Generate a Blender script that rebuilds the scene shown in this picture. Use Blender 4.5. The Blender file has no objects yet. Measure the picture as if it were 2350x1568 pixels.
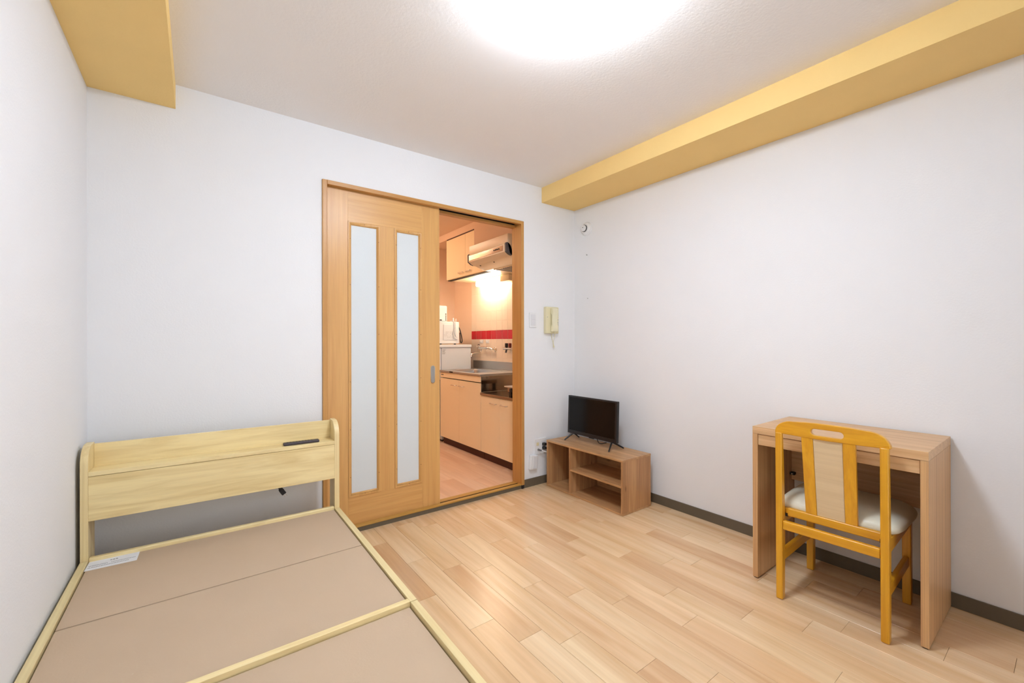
import bpy, bmesh, math, random
from mathutils import Vector, Matrix
random.seed(7)
SC = bpy.context.scene
COL = SC.collection

# ------------------------------------------------------------------ camera
H = 1.15
f_px, yaw, pit, rol = 972.6, math.radians(36.6), math.radians(0.056), math.radians(-0.145)
F0 = Vector((math.sin(yaw), math.cos(yaw), 0)); R0 = Vector((math.cos(yaw), -math.sin(yaw), 0)); U0 = Vector((0, 0, 1))
Fv = F0 * math.cos(pit) + U0 * math.sin(pit); Uv = U0 * math.cos(pit) - F0 * math.sin(pit)
Rr = R0 * math.cos(rol) + Uv * math.sin(rol); Ur = Uv * math.cos(rol) - R0 * math.sin(rol)
cam = bpy.data.cameras.new('camera'); cam.sensor_width = 36.0; cam.lens = 36.0 * f_px / 2350.0
cam.clip_start = 0.02
camo = bpy.data.objects.new('camera', cam); COL.objects.link(camo)
M4 = Matrix((Rr, Ur, -Fv)).transposed().to_4x4(); M4.translation = (0, 0, H)
camo.matrix_world = M4
SC.camera = camo

# ------------------------------------------------------------------ world, exposure
w = bpy.data.worlds.new('world'); SC.world = w; w.use_nodes = True
w.node_tree.nodes['Background'].inputs[0].default_value = (0.95, 0.97, 1, 1)
w.node_tree.nodes['Background'].inputs[1].default_value = 0.75      # daylight through the window behind the camera
SC.view_settings.view_transform = 'Standard'; SC.view_settings.look = 'None'
SC.view_settings.gamma = 1.0; SC.view_settings.use_curve_mapping = False
SC.view_settings.exposure = 1.46
ROOM_LAMP = 32.0        # emission of the round ceiling lamp
KITCHEN_LAMP = 15.0      # warm kitchen ceiling lamp (round the corner)
STRIP_LAMP = 11.0       # strip light over the sink

# ------------------------------------------------------------------ materials
def lin(c):
    return tuple(((v / 255) / 12.92 if v / 255 <= 0.04045 else ((v / 255 + 0.055) / 1.055) ** 2.4) for v in c) + (1,)
def new_mat(name):
    m = bpy.data.materials.new(name); m.use_nodes = True
    return m, m.node_tree, m.node_tree.nodes['Principled BSDF']
def plain(name, c, rough=0.5, metal=0.0, spec=0.5, noise=0.0, bump=0.0, bscale=200.0, coat=0.0):
    m, t, b = new_mat(name); N = t.nodes; L = t.links
    b.inputs['Roughness'].default_value = rough; b.inputs['Metallic'].default_value = metal
    b.inputs['Specular IOR Level'].default_value = spec; b.inputs['Coat Weight'].default_value = coat
    tc = N.new('ShaderNodeTexCoord'); n = N.new('ShaderNodeTexNoise'); L.new(tc.outputs['Object'], n.inputs['Vector'])
    n.inputs['Scale'].default_value = 6.0; n.inputs['Detail'].default_value = 4
    mx = N.new('ShaderNodeMix'); mx.data_type = 'RGBA'
    a = lin(c); k = 1.0 - noise
    mx.inputs[6].default_value = a; mx.inputs[7].default_value = (a[0] * k, a[1] * k, a[2] * k, 1)
    L.new(n.outputs['Fac'], mx.inputs[0]); L.new(mx.outputs[2], b.inputs['Base Color'])
    if bump:
        n2 = N.new('ShaderNodeTexNoise'); L.new(tc.outputs['Object'], n2.inputs['Vector'])
        n2.inputs['Scale'].default_value = bscale; n2.inputs['Detail'].default_value = 3
        bp = N.new('ShaderNodeBump'); bp.inputs['Strength'].default_value = bump; bp.inputs['Distance'].default_value = 0.002
        L.new(n2.outputs['Fac'], bp.inputs['Height']); L.new(bp.outputs[0], b.inputs['Normal'])
    return m
def emit(name, c, s):
    m, t, b = new_mat(name); a = lin(c)
    b.inputs['Base Color'].default_value = a; b.inputs['Emission Color'].default_value = a; b.inputs['Emission Strength'].default_value = s
    return m
def wood(name, light, dark, axis='z', freq=30.0, rough=0.4, fine=0.12, tones=None, low=0.35, high=0.7, along=1.2, bump=0.05, coat=0.0, knots=False, spec=0.5):
    m, t, b = new_mat(name); N = t.nodes; L = t.links
    b.inputs['Roughness'].default_value = rough; b.inputs['Coat Weight'].default_value = coat; b.inputs['Coat Roughness'].default_value = 0.25
    b.inputs['Specular IOR Level'].default_value = spec
    tc = N.new('ShaderNodeTexCoord'); oi = N.new('ShaderNodeObjectInfo')
    ad = N.new('ShaderNodeVectorMath'); ad.operation = 'ADD'
    mu = N.new('ShaderNodeMath'); mu.operation = 'MULTIPLY'; mu.inputs[1].default_value = 17.0
    L.new(oi.outputs['Random'], mu.inputs[0]); L.new(tc.outputs['Object'], ad.inputs[0]); L.new(mu.outputs[0], ad.inputs[1])
    i = 'xyz'.index(axis)
    s1 = [freq] * 3; s1[i] = along; s2 = [freq * 7] * 3; s2[i] = along * 4
    m1 = N.new('ShaderNodeMapping'); m1.inputs['Scale'].default_value = s1
    m2 = N.new('ShaderNodeMapping'); m2.inputs['Scale'].default_value = s2
    L.new(ad.outputs[0], m1.inputs['Vector']); L.new(ad.outputs[0], m2.inputs['Vector'])
    n1 = N.new('ShaderNodeTexNoise'); n1.inputs['Scale'].default_value = 1; n1.inputs['Detail'].default_value = 5; n1.inputs['Distortion'].default_value = 0.9
    n2 = N.new('ShaderNodeTexNoise'); n2.inputs['Scale'].default_value = 1; n2.inputs['Detail'].default_value = 2
    L.new(m1.outputs[0], n1.inputs['Vector']); L.new(m2.outputs[0], n2.inputs['Vector'])
    r = N.new('ShaderNodeValToRGB'); r.color_ramp.elements[0].position = low; r.color_ramp.elements[1].position = high
    r.color_ramp.elements[0].color = lin(dark); r.color_ramp.elements[1].color = lin(light)
    L.new(n1.outputs['Fac'], r.inputs[0])
    col = r.outputs[0]
    if tones:      # every plank its own tone
        tr = N.new('ShaderNodeValToRGB'); tr.color_ramp.interpolation = 'CONSTANT'
        e = tr.color_ramp.elements; e[0].position = 0; e[0].color = tones[0]; e[1].position = 1 / len(tones); e[1].color = tones[1]
        for k in range(2, len(tones)):
            q = e.new(k / len(tones)); q.color = tones[k]
        L.new(oi.outputs['Random'], tr.inputs[0])
        mt = N.new('ShaderNodeMix'); mt.data_type = 'RGBA'; mt.blend_type = 'MULTIPLY'; mt.inputs[0].default_value = 1
        L.new(col, mt.inputs[6]); L.new(tr.outputs[0], mt.inputs[7]); col = mt.outputs[2]
    if knots:
        s3 = [9.0] * 3; s3[i] = 3.5
        m3 = N.new('ShaderNodeMapping'); m3.inputs['Scale'].default_value = s3; L.new(ad.outputs[0], m3.inputs['Vector'])
        v = N.new('ShaderNodeTexVoronoi'); v.inputs['Scale'].default_value = 1; L.new(m3.outputs[0], v.inputs['Vector'])
        kr = N.new('ShaderNodeValToRGB'); kr.color_ramp.elements[0].position = 0.04; kr.color_ramp.elements[1].position = 0.10
        kr.color_ramp.elements[0].color = (0.45, 0.38, 0.32, 1); kr.color_ramp.elements[1].color = (1, 1, 1, 1); L.new(v.outputs['Distance'], kr.inputs[0])
        mk = N.new('ShaderNodeMix'); mk.data_type = 'RGBA'; mk.blend_type = 'MULTIPLY'; mk.inputs[0].default_value = 0.7
        L.new(col, mk.inputs[6]); L.new(kr.outputs[0], mk.inputs[7]); col = mk.outputs[2]
    mx = N.new('ShaderNodeMix'); mx.data_type = 'RGBA'; mx.blend_type = 'MULTIPLY'; mx.inputs[0].default_value = 1
    fr = N.new('ShaderNodeValToRGB'); fr.color_ramp.elements[0].position = 0.3; fr.color_ramp.elements[1].position = 0.6
    k = 1 - fine; fr.color_ramp.elements[0].color = (k, k, k, 1); fr.color_ramp.elements[1].color = (1, 1, 1, 1)
    L.new(n2.outputs['Fac'], fr.inputs[0]); L.new(col, mx.inputs[6]); L.new(fr.outputs[0], mx.inputs[7])
    L.new(mx.outputs[2], b.inputs['Base Color'])
    bp = N.new('ShaderNodeBump'); bp.inputs['Strength'].default_value = bump; bp.inputs['Distance'].default_value = 0.001
    L.new(n2.outputs['Fac'], bp.inputs['Height']); L.new(bp.outputs[0], b.inputs['Normal'])
    return m

MAT = {}
MAT['wall'] = plain('white_wallpaper', (240, 240, 241), 0.9, spec=0.2, noise=0.02, bump=0.25, bscale=120)
MAT['ceil'] = plain('ceiling_paper', (247, 243, 240), 0.9, spec=0.2, noise=0.02, bump=0.35, bscale=90)
MAT['beam'] = plain('yellow_wallpaper', (251, 216, 144), 0.85, spec=0.2, noise=0.06, bump=0.2, bscale=120)
MAT['kwall'] = plain('kitchen_wallpaper', (240, 210, 184), 0.85, spec=0.2, noise=0.03, bump=0.2, bscale=120)
MAT['base'] = plain('grey_baseboard', (104, 92, 74), 0.6, noise=0.05)
MAT['dark'] = plain('groove_shade_and_fittings', (40, 26, 16), 0.8)  # nails and small fittings; also strips that colour shade into the door grooves
MAT['sub'] = plain('subfloor', (150, 112, 78), 0.8)
T = [(0.93, 0.88, 0.84, 1), (1, 1, 1, 1), (0.97, 0.95, 0.93, 1), (1.0, 1.0, 0.98, 1), (0.90, 0.82, 0.76, 1), (0.98, 0.93, 0.89, 1), (1.0, 0.98, 0.95, 1)]
MAT['plank'] = wood('floor_plank', (240, 212, 172), (214, 174, 130), 'y', 11, 0.26, 0.06, tones=T, along=0.8, low=0.3, high=0.68, bump=0.02)
MAT['kplank'] = wood('kitchen_plank', (238, 206, 178), (220, 182, 150), 'y', 11, 0.34, 0.06, tones=T, along=0.8, low=0.3, high=0.68, bump=0.02)
MAT['door_v'] = wood('door_wood_upright', (224, 174, 106), (208, 154, 88), 'z', 40, 0.36, 0.08, bump=0.03, low=0.25, high=0.75)
MAT['door_h'] = wood('door_wood_level', (224, 174, 106), (208, 154, 88), 'x', 40, 0.36, 0.08, bump=0.03, low=0.25, high=0.75)
MAT['frame_v'] = wood('frame_wood_upright', (208, 156, 88), (190, 134, 68), 'z', 50, 0.38, 0.08)
MAT['frame_h'] = wood('frame_wood_level', (208, 156, 88), (190, 134, 68), 'x', 50, 0.38, 0.08)
MAT['sill'] = wood('sill_wood', (206, 162, 82), (186, 138, 62), 'x', 50, 0.35, 0.08)
MAT['bed_x'] = wood('bed_wood_level', (245, 224, 168), (225, 198, 138), 'x', 26, 0.42, 0.05, along=2.2, low=0.32, high=0.58)
MAT['bed_y'] = wood('bed_wood_long', (238, 220, 168), (224, 202, 148), 'y', 30, 0.42, 0.05)
MAT['bed_z'] = wood('bed_wood_upright', (245, 224, 170), (227, 202, 146), 'z', 40, 0.4, 0.05)
MAT['kraft'] = plain('kraft_board', (200, 176, 149), 0.85, spec=0.2, noise=0.07, bump=0.15, bscale=150)
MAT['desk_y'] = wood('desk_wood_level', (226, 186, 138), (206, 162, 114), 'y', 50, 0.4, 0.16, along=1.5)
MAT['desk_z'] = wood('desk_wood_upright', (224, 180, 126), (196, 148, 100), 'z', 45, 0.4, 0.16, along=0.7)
MAT['stand_y'] = wood('stand_wood_level', (210, 164, 114), (182, 136, 90), 'y', 22, 0.4, 0.16, along=2.0, knots=True)
MAT['stand_z'] = wood('stand_wood_upright', (206, 158, 108), (176, 128, 84), 'z', 26, 0.4, 0.16, along=1.5, knots=True)
MAT['honey_z'] = wood('honey_wood_upright', (230, 170, 40), (214, 150, 28), 'z', 40, 0.32, 0.08, coat=0.25)
MAT['honey_y'] = wood('honey_wood_level', (230, 170, 40), (214, 150, 28), 'y', 40, 0.32, 0.08, coat=0.25)
MAT['honey_x'] = wood('honey_wood_deep', (230, 170, 40), (214, 150, 28), 'x', 40, 0.32, 0.08, coat=0.25)
MAT['seat'] = plain('cream_vinyl', (222, 218, 198), 0.35, noise=0.03, bump=0.06, bscale=250)
MAT['panel'] = wood('pale_veneer', (222, 198, 158), (212, 186, 146), 'y', 30, 0.5, 0.04)
MAT['black'] = plain('black_plastic', (22, 22, 24), 0.35)
MAT['blackm'] = plain('matt_black_plastic', (30, 28, 30), 0.5)
MAT['screen'] = plain('dark_screen', (8, 8, 8), 0.2, spec=0.25)
MAT['remote'] = plain('remote_plastic', (62, 52, 58), 0.45)
MAT['white'] = plain('white_plastic', (236, 236, 236), 0.4)
MAT['whites'] = plain('white_plastic_shell', (226, 226, 228), 0.4)
MAT['ivory'] = plain('ivory_plastic', (232, 223, 184), 0.42, noise=0.04)
MAT['ivory2'] = plain('ivory_handset', (236, 230, 198), 0.4)
MAT['grey'] = plain('grey_line', (150, 146, 140), 0.5)
MAT['greyd'] = plain('dark_grey_plastic', (82, 82, 86), 0.5)
MAT['chrome'] = plain('chrome', (225, 222, 216), 0.12, metal=1)
MAT['steel'] = plain('stainless', (198, 200, 200), 0.34, metal=1, noise=0.05)
MAT['steelm'] = plain('polished_stainless', (170, 160, 150), 0.1, metal=1)
MAT['cream'] = plain('cream_door', (250, 230, 192), 0.45)
MAT['kick'] = plain('brown_toe_kick_and_gap_shade', (70, 30, 18), 0.55)
MAT['tile'] = plain('cream_tile', (246, 228, 208), 0.2, noise=0.02)
MAT['tiler'] = plain('red_tile', (206, 24, 46), 0.18, noise=0.08)
MAT['grout'] = plain('grout', (242, 228, 214), 0.8)
MAT['hood'] = plain('hood_enamel', (232, 212, 180), 0.35)
MAT['paper'] = plain('white_paper', (240, 240, 242), 0.8)
MAT['ink'] = plain('printed_ink', (48, 46, 50), 0.8)
MAT['redk'] = plain('red_knob', (130, 40, 26), 0.4)
MAT['yellow'] = plain('yellow_socket', (228, 216, 172), 0.5)
MAT['fridge'] = plain('fridge_white', (228, 231, 234), 0.42)
MAT['lamp'] = emit('lamp_shade', (228, 240, 255), ROOM_LAMP)
MAT['klamp'] = emit('kitchen_lamp_shade', (255, 231, 202), KITCHEN_LAMP)
MAT['strip'] = emit('strip_lens', (255, 240, 218), STRIP_LAMP)
def frosted():
    m, t, b = new_mat('frosted_glass'); N = t.nodes; L = t.links
    b.inputs['Base Color'].default_value = lin((240, 246, 248)); b.inputs['Roughness'].default_value = 0.38
    b.inputs['Transmission Weight'].default_value = 0.2; b.inputs['IOR'].default_value = 1.3
    tc = N.new('ShaderNodeTexCoord'); n = N.new('ShaderNodeTexNoise'); L.new(tc.outputs['Object'], n.inputs['Vector'])
    n.inputs['Scale'].default_value = 260; n.inputs['Detail'].default_value = 2
    bp = N.new('ShaderNodeBump'); bp.inputs['Strength'].default_value = 0.35; bp.inputs['Distance'].default_value = 0.002
    L.new(n.outputs['Fac'], bp.inputs['Height']); L.new(bp.outputs[0], b.inputs['Normal'])
    return m
MAT['glass'] = frosted()
def clear_glass():
    m, t, b = new_mat('window_glass'); N = t.nodes; L = t.links
    tr = N.new('ShaderNodeBsdfTransparent'); gl = N.new('ShaderNodeBsdfGlossy'); gl.inputs['Roughness'].default_value = 0.02
    fr = N.new('ShaderNodeFresnel'); fr.inputs['IOR'].default_value = 1.45; mx = N.new('ShaderNodeMixShader')
    L.new(fr.outputs[0], mx.inputs[0]); L.new(tr.outputs[0], mx.inputs[1]); L.new(gl.outputs[0], mx.inputs[2])
    L.new(mx.outputs[0], N['Material Output'].inputs['Surface']); N.remove(b); return m
MAT['clear'] = clear_glass(); MAT['alu'] = plain('aluminium', (190, 192, 194), 0.4, metal=0.8)

# ------------------------------------------------------------------ mesh helpers
def B(x0, x1, y0, y1, z0, z1, bm=None, bev=0.0, seg=2):
    """box into a bmesh; bev rounds its edges"""
    out = bm if bm is not None else bmesh.new()
    t = bmesh.new()
    v = [t.verts.new((x, y, z)) for x in (x0, x1) for y in (y0, y1) for z in (z0, z1)]
    for q in ((0, 1, 3, 2), (4, 6, 7, 5), (0, 4, 5, 1), (2, 3, 7, 6), (0, 2, 6, 4), (1, 5, 7, 3)):
        t.faces.new([v[i] for i in q])
    if bev:
        bmesh.ops.bevel(t, geom=t.edges[:], offset=bev, segments=seg, profile=0.5, affect='EDGES')
    add_bm(out, t); t.free()
    return out
def add_bm(dst, src, mtx=None):
    mp = {}
    for v in src.verts:
        mp[v] = dst.verts.new(mtx @ v.co if mtx else v.co)
    for f in src.faces:
        try: dst.faces.new([mp[v] for v in f.verts])
        except ValueError: pass
def prism(pts, axis, a0, a1, bm=None, holes=(), bev=0.0):
    """polygon in the two other axes (cyclic order y,z / x,z / x,y) pulled along axis"""
    t = bmesh.new(); i = 'xyz'.index(axis)
    def mk(p, a):
        c = list(p); c.insert(i, a); return c
    if not holes:
        lo = [t.verts.new(mk(p, a0)) for p in pts]; hi = [t.verts.new(mk(p, a1)) for p in pts]
        t.faces.new(lo[::-1]); t.faces.new(hi)
        n = len(pts)
        for k in range(n): t.faces.new((lo[k], lo[(k + 1) % n], hi[(k + 1) % n], hi[k]))
    else:
        loops = [pts] + list(holes); sides = []
        for a in (a0, a1):
            es = []; vs = []
            for lp in loops:
                vv = [t.verts.new(mk(p, a)) for p in lp]; vs.append(vv)
                es += [t.edges.new((vv[k], vv[(k + 1) % len(vv)])) for k in range(len(vv))]
            bmesh.ops.triangle_fill(t, use_beauty=True, use_dissolve=False, edges=es); sides.append(vs)
        for l0, l1 in zip(*sides):
            n = len(l0)
            for k in range(n): t.faces.new((l0[k], l0[(k + 1) % n], l1[(k + 1) % n], l1[k]))
    bmesh.ops.recalc_face_normals(t, faces=t.faces[:])
    if bev:
        ed = [e for e in t.edges if len(e.link_faces) == 2 and e.calc_face_angle(0) > 0.9]
        bmesh.ops.bevel(t, geom=ed, offset=bev, segments=2, profile=0.5, affect='EDGES')
    out = bm if bm is not None else bmesh.new()
    add_bm(out, t); t.free(); return out
def tube(pts, r, n=10, bm=None, taper=None):
    bm = bm if bm is not None else bmesh.new()
    P = [Vector(p) for p in pts]; rings = []
    d0 = (P[1] - P[0]).normalized(); ref = Vector((0, 0, 1)) if abs(d0.z) < 0.9 else Vector((1, 0, 0))
    u = d0.cross(ref).normalized()
    for k, p in enumerate(P):
        d = (P[min(k + 1, len(P) - 1)] - P[max(k - 1, 0)]).normalized()
        u = (u - d * u.dot(d)).normalized(); v = d.cross(u)
        rr = r if taper is None else taper[k]
        rings.append([bm.verts.new(p + (u * math.cos(2 * math.pi * j / n) + v * math.sin(2 * math.pi * j / n)) * rr) for j in range(n)])
    for a, b in zip(rings, rings[1:]):
        for j in range(n): bm.faces.new((a[j], a[(j + 1) % n], b[(j + 1) % n], b[j]))
    bm.faces.new(rings[0][::-1]); bm.faces.new(rings[-1]); return bm
def lathe(prof, c, axis='z', n=40, bm=None):
    """prof = (radius, height) pairs along axis, centre c"""
    bm = bm if bm is not None else bmesh.new(); rings = []
    for r, h in prof:
        ring = []
        for j in range(n):
            a = 2 * math.pi * j / n; p = (r * math.cos(a), r * math.sin(a))
            if axis == 'z': q = (p[0], p[1], h)
            elif axis == 'x': q = (h, p[0], p[1])
            else: q = (p[0], h, p[1])
            ring.append(bm.verts.new((c[0] + q[0], c[1] + q[1], c[2] + q[2])))
        rings.append(ring)
    for a, b in zip(rings, rings[1:]):
        for j in range(n): bm.faces.new((a[j], a[(j + 1) % n], b[(j + 1) % n], b[j]))
    bm.faces.new(rings[0][::-1]); bm.faces.new(rings[-1])
    bmesh.ops.recalc_face_normals(bm, faces=bm.faces[:]); return bm
def curve(pts, n=8):
    """smooth path through points (Catmull-Rom)"""
    P = [Vector(p) for p in pts]; P = [P[0] * 2 - P[1]] + P + [P[-1] * 2 - P[-2]]; out = []
    for k in range(1, len(P) - 2):
        for j in range(n):
            t = j / n; a, b, c, d = P[k - 1:k + 3]
            out.append(0.5 * ((2 * b) + (c - a) * t + (2 * a - 5 * b + 4 * c - d) * t * t + (3 * b - a - 3 * c + d) * t ** 3))
    out.append(P[-2]); return out
def mesh_of(name, bm, mat, off=None, angle=48):
    if off is not None: bmesh.ops.translate(bm, verts=bm.verts[:], vec=-Vector(off))
    bmesh.ops.recalc_face_normals(bm, faces=bm.faces[:])
    me = bpy.data.meshes.new(name); bm.to_mesh(me); bm.free()
    me.polygons.foreach_set('use_smooth', [True] * len(me.polygons)); me.set_sharp_from_angle(angle=math.radians(angle))
    me.materials.append(MAT[mat]); return me
def tag(o, label, cat, group=None, kind=None):
    o['label'] = label; o['category'] = cat
    if group: o['group'] = group
    if kind: o['kind'] = kind
    return o
def thing(name, label, cat, loc=(0, 0, 0), rotz=0.0, group=None, kind=None):
    o = bpy.data.objects.new(name, None); COL.objects.link(o); o.location = loc; o.rotation_euler = (0, 0, rotz)
    o.empty_display_size = 0.05; o['off'] = list(loc) if not rotz else [0, 0, 0]
    return tag(o, label, cat, group, kind)
def base_of(o):
    while o.parent: o = o.parent
    return o
def weigh(o):
    m = o.modifiers.new('weighted_normal', 'WEIGHTED_NORMAL'); m.keep_sharp = True; m.weight = 80; m.mode = 'FACE_AREA'
def part(name, bm, mat, parent, label=None):
    """mesh part; world coordinates for upright things, local ones for turned things"""
    rt = base_of(parent); off = rt.get('off')
    o = bpy.data.objects.new(name, mesh_of(name, bm, mat, off)); COL.objects.link(o); o.parent = parent; weigh(o)
    if label: o['label'] = label
    return o
def single(name, bm, mat, label, cat, loc=(0, 0, 0), kind=None, group=None):
    o = bpy.data.objects.new(name, mesh_of(name, bm, mat, loc)); COL.objects.link(o); o.location = loc; o['off'] = list(loc); weigh(o)
    return tag(o, label, cat, group, kind)

# ------------------------------------------------------------------ room shell
D, R, L, ZC, YF = 2.6255, 2.625, -0.391, 2.405, -0.60
KX, KY, KF = 2.705, 4.904, 0.03      # kitchen: tiled wall, far wall, floor level
bm = B(L - 0.1, L, YF - 0.1, D + 0.11, -0.05, ZC)
single('wall_left', bm, 'wall', 'plain white wall running along the bed', 'wall', kind='structure')
bm = B(R, R + 0.1, YF - 0.1, D, -0.05, ZC)
single('wall_right', bm, 'wall', 'plain white wall behind the desk and the television stand', 'wall', kind='structure')
bm = B(L, 0.581, D, D + 0.11, -0.05, ZC); B(0.581, 2.060, D, D + 0.11, 2.096, ZC, bm); B(2.060, R + 0.09, D, D + 0.11, -0.05, ZC, bm)
B(0.581, 1.33, 2.705, D + 0.11, 0.012, 2.096, bm)
single('wall_back', bm, 'wall', 'white wall with the sliding door to the kitchen', 'wall', kind='structure')
WX0, WX1, WZ0, WZ1 = 0.30, 2.10, 0.06, 2.02
bm = B(L, WX0, YF - 0.1, YF, -0.05, ZC); B(WX1, R, YF - 0.1, YF, -0.05, ZC, bm); B(WX0, WX1, YF - 0.1, YF, WZ1, ZC, bm); B(WX0, WX1, YF - 0.1, YF, -0.05, WZ0, bm)
single('wall_front', bm, 'wall', 'white wall with the balcony window, behind the camera', 'wall', kind='structure')
bm = B(L - 0.1, R + 0.1, YF - 0.1, D + 0.11, ZC, ZC + 0.1)
single('ceiling', bm, 'ceil', 'off-white papered ceiling with the round lamp', 'ceiling', kind='structure')
bm = B(2.255, R, YF, D, 2.283, ZC)
single('trim_1', bm, 'beam', 'long narrow yellow papered ceiling beam above the desk wall', 'beam', kind='structure')
bm = B(L, -0.083, YF, D, 2.286, ZC)
single('trim_2', bm, 'beam', 'wide yellow papered ceiling beam above the bed', 'beam', kind='structure')
bm = B(R - 0.008, R, YF, D, 0, 0.0628, None, 0.002)
single('baseboard_right', bm, 'base', 'grey brown baseboard along the desk wall', 'baseboard', kind='structure')
bm = B(2.060, R - 0.008, D - 0.008, D, 0, 0.0628); B(L + 0.008, 0.581, D - 0.008, D, 0, 0.0628, bm); B(0.581, 2.060, D - 0.004, D + 0.034, 0, 0.0278, bm)
single('baseboard_back', bm, 'base', 'grey brown baseboard along the door wall and under the sill', 'baseboard', kind='structure')
bm = B(L, L + 0.008, YF, D, 0, 0.0628)
single('baseboard_left', bm, 'base', 'grey brown baseboard behind the bed', 'baseboard', kind='structure')

wn = thing('window_1', 'tall two-pane aluminium balcony window behind the camera', 'window', ((WX0 + WX1) / 2, YF - 0.05, WZ0), kind='structure')
for za, zb in ((WZ0, WZ0 + 0.04), (WZ1 - 0.04, WZ1)): part('frame_rail', B(WX0, WX1, YF - 0.09, YF - 0.02, za, zb, None, 0.003), 'alu', wn)
for xa in (WX0, WX1 - 0.04, (WX0 + WX1) / 2 - 0.025): part('frame_stile', B(xa, xa + 0.045, YF - 0.08, YF - 0.03, WZ0 + 0.04, WZ1 - 0.04, None, 0.003), 'alu', wn)
for xa, xb in ((WX0 + 0.045, (WX0 + WX1) / 2 - 0.025), ((WX0 + WX1) / 2 + 0.02, WX1 - 0.04)): part('pane', B(xa, xb, YF - 0.058, YF - 0.054, WZ0 + 0.04, WZ1 - 0.04), 'clear', wn)

# floor of separate planks, end joints where the photograph has them
fl = single('floor', B(L - 0.1, R + 0.1, YF - 0.1, D + 0.1, -0.08, -0.0045), 'sub', 'light oak plank floor of the bedroom', 'floor', kind='structure')
PW, PL = 0.1161, 0.6305
J = {-1: 1.757, 0: 1.461, 1: 1.291, 2: 1.188, 3: 1.556, 4: 1.387, 5: 1.228, 6: 1.597, 7: 1.131, 8: 0.845, 9: 1.295, 10: 0.573,
     11: 1.562, 12: 0.775, 13: 1.241, 14: 1.05, -2: 2.02, -3: 1.86, -4: 1.67, -5: 1.95, -6: 1.75, -7: 2.1, -8: 1.55, -9: 1.9, -10: 1.7, -11: 1.85}
pcache = {}
def plank(x0, x1, y0, y1, z, parent, mat, name='floor_plank'):
    g = 0.0004
    key = (round(x1 - x0, 4), round(y1 - y0, 4), mat)
    if key not in pcache:
        hx, hy = (x1 - x0) / 2 - g, (y1 - y0) / 2 - g
        t = bmesh.new()
        e = 0.0006
        lo = [t.verts.new((sx * hx, sy * hy, -0.0042)) for sx, sy in ((-1, -1), (1, -1), (1, 1), (-1, 1))]
        mi = [t.verts.new((sx * hx, sy * hy, -e)) for sx, sy in ((-1, -1), (1, -1), (1, 1), (-1, 1))]
        hi = [t.verts.new((sx * (hx - e), sy * (hy - e), 0)) for sx, sy in ((-1, -1), (1, -1), (1, 1), (-1, 1))]
        t.faces.new(lo[::-1]); t.faces.new(hi)
        for a, b in ((lo, mi), (mi, hi)):
            for k in range(4): t.faces.new((a[k], a[(k + 1) % 4], b[(k + 1) % 4], b[k]))
        pcache[key] = mesh_of(name, t, mat, None, 30)
    o = bpy.data.objects.new(name, pcache[key]); COL.objects.link(o); o.parent = parent
    o.location = ((x0 + x1) / 2, (y0 + y1) / 2, z)
def planks(xa, xb, ya, yb, z, parent, mat, shift=0.0):
    for k in range(-12, 18):
        x0, x1 = max(0.872 + PW * k, xa), min(0.872 + PW * (k + 1), xb)
        if x1 - x0 < 0.01: continue
        j = J.get(k, 1.3 + 0.37 * k) + shift
        while j > ya: j -= PL
        while j < yb:
            y0, y1 = max(j, ya), min(j + PL, yb)
            if y1 - y0 > 0.01: plank(x0, x1, y0, y1, z, parent, mat)
            j += PL
planks(L, R - 0.001, YF, D + 0.0, 0.0, fl, 'plank')

# ------------------------------------------------------------------ door frame (trim) and sliding door
fr = thing('trim_3', 'honey brown wooden frame around the sliding door', 'door frame', (1.32, D, 0.0), kind='structure')
part('jamb', B(0.581, 0.608, 2.612, 2.735, 0.0282, 2.096, None, 0.003), 'frame_v', fr)
part('jamb', B(2.033, 2.060, 2.612, 2.735, 0.0282, 2.096, None, 0.003), 'frame_v', fr)
bm = B(0.608, 2.033, 2.612, 2.641, 2.071, 2.096, None, 0.002); B(0.608, 2.033, 2.689, 2.735, 2.058, 2.078, bm, 0.002); B(0.608, 2.033, 2.715, 2.735, 2.078, 2.096, bm)
part('head', bm, 'frame_h', fr)
bm = B(0.608, 2.033, 2.617, 2.648, 0.028, 0.038, None, 0.0015); B(0.608, 2.033, 2.671, 2.722, 0.012, 0.034, bm, 0.0015); B(0.608, 2.033, 2.660, 2.671, 0.012, 0.020, bm)
part('head_groove_shade', B(0.608, 2.033, 2.6415, 2.7148, 2.0905, 2.0955), 'dark', fr)  # dark strip, paints the shade inside the head groove
part('groove_back_shade', B(0.608, 2.033, 2.706, 2.7148, 2.0785, 2.0903), 'dark', fr)  # dark strip behind the lintel, shade of the groove put in as colour
si = part('sill', bm, 'sill', fr)
part('track_groove_shade', B(0.608, 2.033, 2.6482, 2.6705, 0.0202, 0.0222), 'dark', si)  # dark strip on the track bottom, painted groove shade
part('groove_liner_shade', B(0.608, 2.033, 2.6690, 2.6709, 0.0223, 0.0328), 'dark', si)  # dark liner on the back strip, so its face looks shaded
part('end_cap', B(2.034, 2.056, 2.613, 2.6212, 0.001, 0.028), 'blackm', fr)
for z in (1.86, 1.29, 0.86, 0.40):
    part('screw_cover', lathe([(0.0045, 0), (0.0045, -0.0015), (0.003, -0.002)], (2.033, 2.70, z), 'x', 10), 'sill', fr)

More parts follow.
